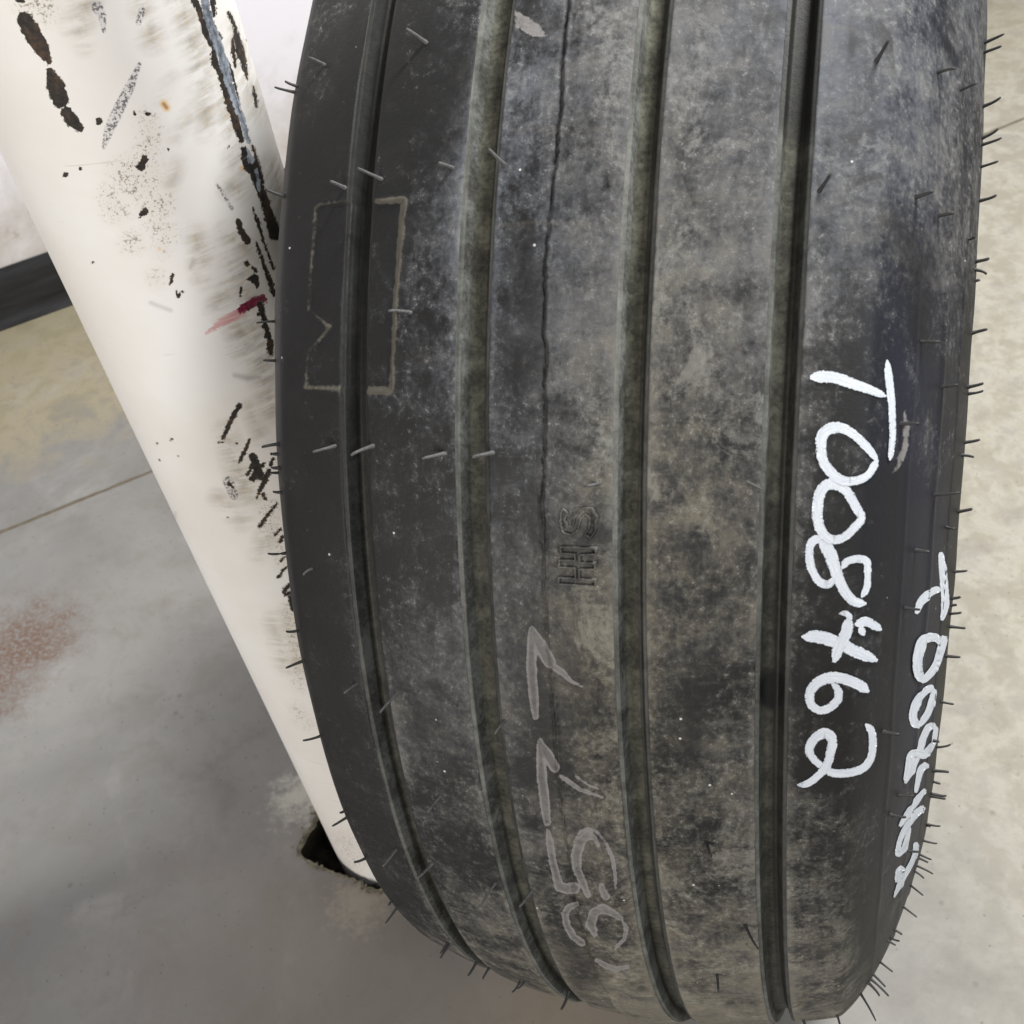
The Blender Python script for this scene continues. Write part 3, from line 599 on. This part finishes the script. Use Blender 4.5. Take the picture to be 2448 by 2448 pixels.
blue_sheen = np.clip((bx - 2030) / 130, 0, 1) * np.clip((2320 - bx) / 120, .4, 1) * np.clip((2350 - by) / 300, 0, 1) * .85 * facing  # cool sheen of the right shoulder, painted into the rubber colour
panelv = np.clip(1 - np.abs(bx - 1700) / 150, 0, 1) * np.clip((by - 1150) / 250, 0, 1) * facing
# groove dirt and painted shade: outer groove clean and black, the others caked with greenish dust
gdust = np.array([[.08,.06,.08,.25,.45,.5],[.85,.9,.75,.6,.6,.5],[.9,.9,.9,.8,.7,.5],[.6,.75,.7,.5,.5,.45]])
inn = [(parts[i], i) for i in range(len(parts)) if parts[i] == 'tread_groove']
for gi, (_, pidx) in enumerate(inn):
    jx = np.where(SP == pidx)[0]
    g = np.interp(by[:, jx].ravel(), [0, 500, 1000, 1500, 2000, 2400], gdust[gi]).reshape(NTH, len(jx))
    lit_left = (SW[jx] < (GE[gi][0] + GE[gi][1]) / 2 + .0025)
    g = g * np.where(lit_left, 1.0, .30)[None, :]  # lit left and shaded right of each groove, painted through the dust amount
    if gi == 3: g = g * np.clip((np.hypot((by[:, jx] - 1650) / 1.5, bx[:, jx] - 1845) - 26) / 12, 0, 1)
    if gi == 3: g = g * np.clip(.15 + (by[:, jx] - 300) / 60, .15, 1)
    dust[:, jx] = g
arcv = np.stack([TH * R, WW, 0 * TH], -1)
for p_i, pname in enumerate(parts):
    jx = np.where(SP == p_i)[0]
    v = OUT[:, jx].reshape(-1, 3) - TO
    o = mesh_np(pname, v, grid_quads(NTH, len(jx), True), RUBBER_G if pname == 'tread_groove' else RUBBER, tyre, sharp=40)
    set_vec(o, 'surface', arcv[:, jx].reshape(-1, 3))
    rs_ = lambda a: a[:, jx].ravel()
    set_color(o, 'dirt_a', np.stack([np.clip(rs_(dust), 0, 1.1), rs_(warm), rs_(line), rs_(cray)], 1))
    set_color(o, 'dirt_sheen_b', np.stack([rs_(DD) / GD, rs_(blue_sheen), rs_(dark), rs_(panelv)], 1))
# hollow inside
ti = np.linspace(0, 2 * np.pi, 160, endpoint=False); wi = np.linspace(-WMAX, WMAX, 60)
thick = np.interp(np.abs(wi), [0, w_of_u(WT), WMAX * .8, WMAX * .93, WMAX], [.03, .032, .016, .022, .0005])
TI, WI = np.meshgrid(ti, wi, indexing='ij')
v = surf(WI, TI, -np.broadcast_to(thick, TI.shape)).reshape(-1, 3) - TO
mesh_np('inner_liner', v, grid_quads(160, 60, True)[:, ::-1], LINER, tyre)

# ---- ray hits on the tyre (smooth outer skin)
ct = np.linspace(TH0, TH1, 260); cw = np.linspace(-WMAX * .8, WMAX * .8, 170); CT, CW = np.meshgrid(ct, cw, indexing='ij')
cv = surf(CW, CT, 0.0 * CT).reshape(-1, 3); BV = BVHTree.FromPolygons(cv.tolist(), grid_quads(260, 170).tolist())
def hit(x, y):
    for k in range(60):
        h = BV.ray_cast(Vector(CAM), Vector(ray(x, y)))
        if h[0] is not None:
            p = np.array(h[0]) - TC; u = p @ AX; a = p @ FR; b = p @ UP; r = math.hypot(a, b)
            m_ = np.argmin((TU - u) ** 2 + (TR - r) ** 2); return float(TW[m_]), math.atan2(b, a)
        x += (1500 - x) * .006; y += (1300 - y) * .006
    return None
def catmull(pts, n_per):
    P = np.array(pts, float); P = np.vstack([2 * P[0] - P[1], P, 2 * P[-1] - P[-2]]); out = []
    for i in range(1, len(P) - 2):
        for q in np.linspace(0, 1, n_per, endpoint=False):
            a, b, c, d = P[i - 1], P[i], P[i + 1], P[i + 2]
            out.append(.5 * ((2 * b) + (c - a) * q + (2 * a - 5 * b + 4 * c - d) * q * q + (3 * b - a - 3 * c + d) * q ** 3))
    out.append(P[-2]); return np.array(out)
LIFT = [0.0]
def ribbon(pts_px, width_px, verts, faces, brush, rough=.03, height=.00032, solid=1.0):
    """a brushed stroke lying on the tyre skin, through photo pixels"""
    sm = catmull(pts_px, 14); n = len(sm)
    w = np.interp(np.linspace(0, 1, n), np.linspace(0, 1, len(width_px)), width_px) if isinstance(width_px, (list, tuple)) else np.full(n, float(width_px))
    tan = np.gradient(sm, axis=0); tan /= np.linalg.norm(tan, axis=1)[:, None] + 1e-9
    nor = np.stack([-tan[:, 1], tan[:, 0]], 1)
    endt = np.minimum(np.arange(n), np.arange(n)[::-1]) / 3.0; w = w * 1.08 * np.clip(.6 + .4 * endt, .6, 1)
    K = 7; base = len(verts); L = 0
    e1 = rng.normal(size=n) * rough; e2 = rng.normal(size=n) * rough
    for i in range(n):
        if i: L += np.linalg.norm(sm[i] - sm[i - 1])
        LIFT[0] += 1.2e-6
        for k in range(K):
            q = (-1, -.93, -.4, 0, .4, .93, 1)[k]
            off = q * w[i] / 2 * (1 + (e1[i] if q < 0 else e2[i]))
            hx = hit(*(sm[i] + nor[i] * off))
            hgt = height + LIFT[0] + float(ridge(hx[0]))
            verts.append(surf(np.array(hx[0]), np.array(hx[1]), hgt) - TO); brush.append((L * .00025, off * .00025, solid * abs(q) + max(0, 1 - min(i, n - 1 - i) / 7.0) * (.55 if solid == 1 else .2)))
            if i and k: faces.append((base + (i - 1) * K + k - 1, base + (i - 1) * K + k, base + i * K + k, base + i * K + k - 1))
b1 = lambda p: Z(1848, 800, 2.415, p); b2 = lambda p: Z(1848, 1600, 2.278, p)
CHARS = [
 [(b1([(210,245),(330,245),(450,280),(560,320),(650,355)]), [30,27,25,20,17]), (b1([(655,145),(665,250),(680,400),(686,550),(680,650),(670,725)]), [14,19,17,15,14,12])],
 [(b1([(605,735),(540,650),(470,580),(400,540),(340,540),(290,570),(275,640),(290,730),(330,790),(390,835),(460,845),(530,820),(570,770),(595,720)]), [15,20,20,24,28,26,24,24,24,22,20,18,18,16])],
 [(b1([(515,1065),(470,980),(420,900),(360,865),(300,870),(265,930),(255,1020),(265,1100),(300,1160),(360,1182),(420,1160),(470,1110),(508,1060),(500,1000)]), [20,21,22,26,26,25,25,24,22,20,20,20,16,14])],
 [(b1([(275,1165),(330,1270),(375,1400),(420,1490),(470,1540),(535,1552)]), [34,30,26,24,22,16]), (b1([(280,1165),(222,1200),(208,1270),(225,1360),(268,1425),(320,1438),(352,1400)]), [20,20,20,20,20,18,14]), (b1([(395,1350),(430,1305),(490,1292),(535,1310),(540,1400),(535,1460),(505,1515)]), [14,18,18,18,16,16,14])],
 [(b1([(165,1745),(270,1745),(380,1780),(480,1830),(600,1880)]), [24,30,28,28,24]), (b1([(440,1630),(420,1720),(380,1800),(350,1890)]), [26,26,26,22]), (b1([(470,1675),(530,1655),(585,1680),(622,1705)]), [20,22,20,12]), (b1([(380,1608),(420,1608),(455,1640)]), [8,14,14]), (b1([(495,1680),(520,1735)]), [18,18])],
 [(b2([(520,122),(460,80),(380,48),(300,45),(235,75),(200,130),(208,190),(255,222),(310,205),(352,160),(352,110),(320,75)]), [22,24,26,26,24,22,20,18,20,20,18,14])],
 [(b2([(500,295),(535,340),(540,420),(525,490),(480,540),(400,562),(320,560),(270,528),(215,480),(197,430),(225,375),(280,345),(320,375),(315,440),(290,520),(240,580),(180,620),(130,626)]), [16,18,18,18,20,20,18,16,18,20,22,24,24,22,20,18,16,8])],
]
CHARS2 = [
 [(b1([(965,1255),(975,1350),(985,1450),(990,1560),(970,1650)]), [10,14,15,15,8]), (b1([(960,1465),(900,1490),(850,1540),(822,1610)]), [12,14,15,9])],
 [(b1([(988,1738),(962,1830),(940,1900),(900,1960),(860,1988),(832,1955),(827,1880),(842,1800),(872,1755),(930,1748),(970,1785)]), [16,15,14,14,14,15,16,17,18,16,10])],
 [(b2([(872,95),(820,122),(775,182),(757,250),(768,296),(800,288),(838,240),(858,180),(876,108)]), [13,14,14,14,14,13,13,13,11])],
 [(b2([(885,305),(845,315),(815,372),(795,430),(760,520),(715,620)]), [10,13,13,16,13,7]), (b2([(885,312),(876,370),(862,412),(820,462),(772,452),(740,470),(726,540),(714,608)]), [9,10,11,16,14,10,9,7])],
 [(b2([(838,515),(803,545),(785,610),(772,672)]), [12,13,10,8]), (b2([(826,652),(780,712),(735,775),(686,855)]), [8,13,11,8])],
 [(b2([(822,748),(770,792),(720,862),(688,930),(676,1002),(702,985),(726,920),(738,860)]), [12,14,11,9,10,9,10,9])],
 [(b2([(776,940),(768,1010),(742,1072),(700,1140),(656,1240)]), [10,9,10,12,5]), (b2([(705,1075),(682,1098),(672,1160)]), [10,12,10])],
]
names = ['letter T', 'first digit 0', 'second digit 0', 'digit 8', 'digit 4', 'digit 6', 'digit 2']
for chars, where in ((CHARS, 'on the outer rib'), (CHARS2, 'on the sidewall')):
    for strokes, nm in zip(chars, names):
        LIFT[0] = 0.0; vs, fcs, br = [], [], []
        for pts, w in strokes: ribbon(pts, w if chars is CHARS else [v * 1.2 for v in w], vs, fcs, br, solid=1.0 if chars is CHARS else .72)
        o = mesh_np('painted_character', np.array(vs), np.array(fcs), MARK, tyre); o['label'] = f'white hand-painted {nm} {where}'
        set_vec(o, 'brush', np.array(br))

# ---- raised moulded letters HS on the middle rib, drawn as thin outlines
hsz = lambda p: Z(1200, 1000, 2.415, p)
LET = [[hsz([(345,735),(350,770),(430,775),(430,812),(340,808),(338,848),(430,855),(430,915),(335,908),(335,945),(540,958),(545,925),(455,915),(455,860),(540,862),(542,828),(455,822),(455,778),(545,775),(547,742),(345,735)])],
       [hsz([(355,515),(385,540),(370,580),(385,620),(415,615),(430,560),(470,510),(525,515),(550,565),(545,640),(515,685),(485,660),(510,625),(515,570),(490,545),(462,570),(445,635),(405,665),(360,650),(345,590),(355,515)])]]
for L in LET:
    vs, fcs = [], []
    for pts in L:
        P = np.array(pts); n = len(P); step = []
        for a, b in zip(P[:-1], P[1:]):
            k = max(2, int(np.hypot(*(b - a)) / 4)); step += [a + (b - a) * q for q in np.linspace(0, 1, k, endpoint=False)]
        step = np.array(step + [P[-1]]); tan = np.gradient(step, axis=0); tan /= np.linalg.norm(tan, axis=1)[:, None] + 1e-9
        nor = np.stack([-tan[:, 1], tan[:, 0]], 1); hw = 3.4
        for i in range(len(step)):
            for q, hgt in ((-1, .0010), (-.45, .0031), (.45, .0031), (1, .0010)):
                hx = hit(*(step[i] + nor[i] * q * hw)); vs.append(surf(np.array(hx[0]), np.array(hx[1]), hgt) - TO)
            if i:
                b_ = len(vs) - 8
                fcs += [(b_ + k, b_ + k + 1, b_ + 5 + k, b_ + 4 + k) for k in range(3)]
    o = mesh_np('moulded_letter', np.array(vs), np.array(fcs), RUBBER, tyre, sharp=40)
    hv = np.array(vs) + TO - TC; set_vec(o, 'surface', np.stack([np.arctan2(hv @ UP, hv @ FR) * R, hv @ AX, 0 * hv[:, 0]], 1))
    set_color(o, 'dirt_a', np.tile([.62, .6, 0, 0], (len(vs), 1))); set_color(o, 'dirt_sheen_b', np.tile([0., 0, 0, 0], (len(vs), 1)))

# ---- rubber vent hairs
hA = lambda x0, y0, s, L: [(Z(x0, y0, s, [a])[0], Z(x0, y0, s, [b])[0]) for a, b in L]
HG = hA(700, 0, 2.415, [((185,375),(90,330)),((770,245),(655,165)),((515,1035),(375,970)),((300,1085),(215,1045)),((925,970),(840,940)),((1225,955),(1130,860)),((1835,1080),(1820,990))]) \
   + hA(700, 300, 2.415, [((680,1080),(550,1070)),((245,1850),(115,1885)),((465,1850),(335,1905)),((880,1895),(745,1925)),((1155,1890),(1035,1915))]) \
   + hA(500, 1600, 2.279, [((800,80),(735,130)),((1020,130),(930,235)),((1610,280),(1555,355)),((1260,690),(1190,780)),((1020,980),(945,1075)),((1215,1060),(1130,1140)),((1560,1165),(1480,1290)),((1760,1210),(1690,1295))]) \
   + hA(1200, 1000, 2.415, [((580,370),(485,390)),((1415,370),(1500,410))]) + hA(0, 800, 2.415, [((1800,1350),(1750,1390))])
HD = hA(0, 0, 2.415, [((1695,468),(1645,468)),((1695,518),(1585,503)),((1640,1135),(1530,1090)),((1590,1855),(1480,1865))]) \
   + hA(0, 800, 2.415, [((1590,150),(1520,148)),((1610,630),(1510,650)),((1605,690),(1565,688)),((1605,765),(1570,762)),((1610,797),(1560,795)),((1615,908),(1575,905)),((1650,1262),(1545,1264)),((1710,1712),(1650,1712)),((1745,1885),(1650,1925))]) \
   + hA(500, 1600, 2.279, [((600,370),(510,388)),((745,815),(670,855)),((850,1038),(788,1050)),((735,780),(715,778)),((1020,1305),(960,1385)),((995,1260),(975,1280)),((1310,1500),(1260,1575)),((1300,1490),(1258,1550)),((1530,1625),(1490,1690)),((1455,1600),(1410,1670)),((1695,1700),(1650,1760)),((1720,1700),(1680,1740))]) \
   + hA(1848, 0, 2.415, [((1245,215),(1335,195)),((1230,285),(1320,265)),((1245,570),(1315,560)),((1225,775),(1300,742)),((1225,812),(1320,795)),((1222,940),(1300,930)),((1215,1137),(1290,1125)),((1180,1502),(1248,1490)),((1175,1545),(1232,1585)),((1168,1620),(1190,1615)),((1160,1918),(1238,1900)),((595,360),(668,228)),((950,415),(1053,395)),((1073,525),(1180,478)),((262,1105),(335,1000)),((822,1138),(925,1102)),((950,1245),(1045,1230)),((1120,1380),(1168,1363))]) \
   + hA(1848, 800, 2.415, [((1135,300),(1215,280)),((1128,342),(1213,322)),((1115,620),(1195,605)),((1088,695),(1160,708)),((1068,1025),(1150,1005)),((1055,1370),(1122,1362)),((1038,1528),(1082,1512)),((1038,1568),(1060,1560)),((1030,1618),(1088,1603)),((1020,1688),(1110,1695)),((1010,1860),(1082,1862)),((855,40),(965,42)),((965,305),(1072,288)),((735,515),(845,515)),((1000,1110),(1055,1118)),((820,1245),(905,1258)),((760,1578),(850,1588)),((925,925),(1085,910))]) \
   + hA(1848, 1600, 2.278, [((912,178),(985,190)),((893,425),(968,408)),((882,562),(958,560)),((872,610),(910,625)),((866,685),(945,688)),((866,702),(940,706)),((836,840),(912,853)),((833,855),(858,858)),((826,942),(895,948)),((818,1030),(865,1037)),((812,1050),(845,1053)),((806,1098),(872,1115)),((795,1130),(822,1140)),((773,1205),(818,1232)),((720,1303),(783,1350)),((666,1430),(703,1445)),((638,1465),(690,1480)),((622,1475),(668,1503)),((598,1620),(652,1648)),((573,1710),(612,1730)),((558,1740),(630,1780)),((538,1745),(580,1780)),((508,1820),(560,1915)),((345,1880),(365,1950)),((165,1905),(185,1960)),((600,340),(690,355)),((685,688),(770,690)),((640,790),(725,805)),((720,990),(800,993)),((865,390),(905,392))]) \
   + hA(1200, 1648, 2.415, [((1400,1360),(1480,1500)),((1240,1640),(1250,1750)),((385,1750),(340,1850)),((1180,880),(1210,970))])
def hair(a, b, mat):
    hx = hit(*a)
    if hx is None: return
    p = surf(np.array(hx[0]), np.array(hx[1]), -.0008); n = nrm(*hx)
    q = p + n * .004; d = ray(*b); tip = CAM + d * ((q - CAM) @ d)
    L = np.linalg.norm(tip - p)
    if L > .02: tip = p + (tip - p) * .02 / L
    mid = (p + tip) / 2 + n * (.0018 + .001 * rng.random()) + rng.normal(size=3) * .0004
    pts = np.array([(1 - q_) ** 2 * p + 2 * q_ * (1 - q_) * mid + q_ * q_ * tip for q_ in np.linspace(0, 1, 6)])
    t_ = np.gradient(pts, axis=0); t_ /= np.linalg.norm(t_, axis=1)[:, None]
    e = np.cross(t_, n + .01); e /= np.linalg.norm(e, axis=1)[:, None]; g = np.cross(t_, e)
    rad_ = np.array([1.0, .72, .64, .6, .58, .42]) * rng.uniform(.00105, .00145); V = []
    for i in range(6):
        for k in range(6):
            c = k / 6 * 2 * math.pi; V.append(pts[i] + rad_[i] * (math.cos(c) * e[i] + math.sin(c) * g[i]) - TO)
    Q = [(i * 6 + k, i * 6 + (k + 1) % 6, i * 6 + 6 + (k + 1) % 6, i * 6 + 6 + k) for i in range(5) for k in range(6)]
    Q += [(30, 31, 32, 33), (30, 33, 34, 35)]
    mesh_np('vent_hair', np.array(V), np.array(Q), mat, tyre)
for a, b in HG: hair(a, b, HAIR_GREY)
for a, b in HD: hair(a, b, HAIR_DARK)
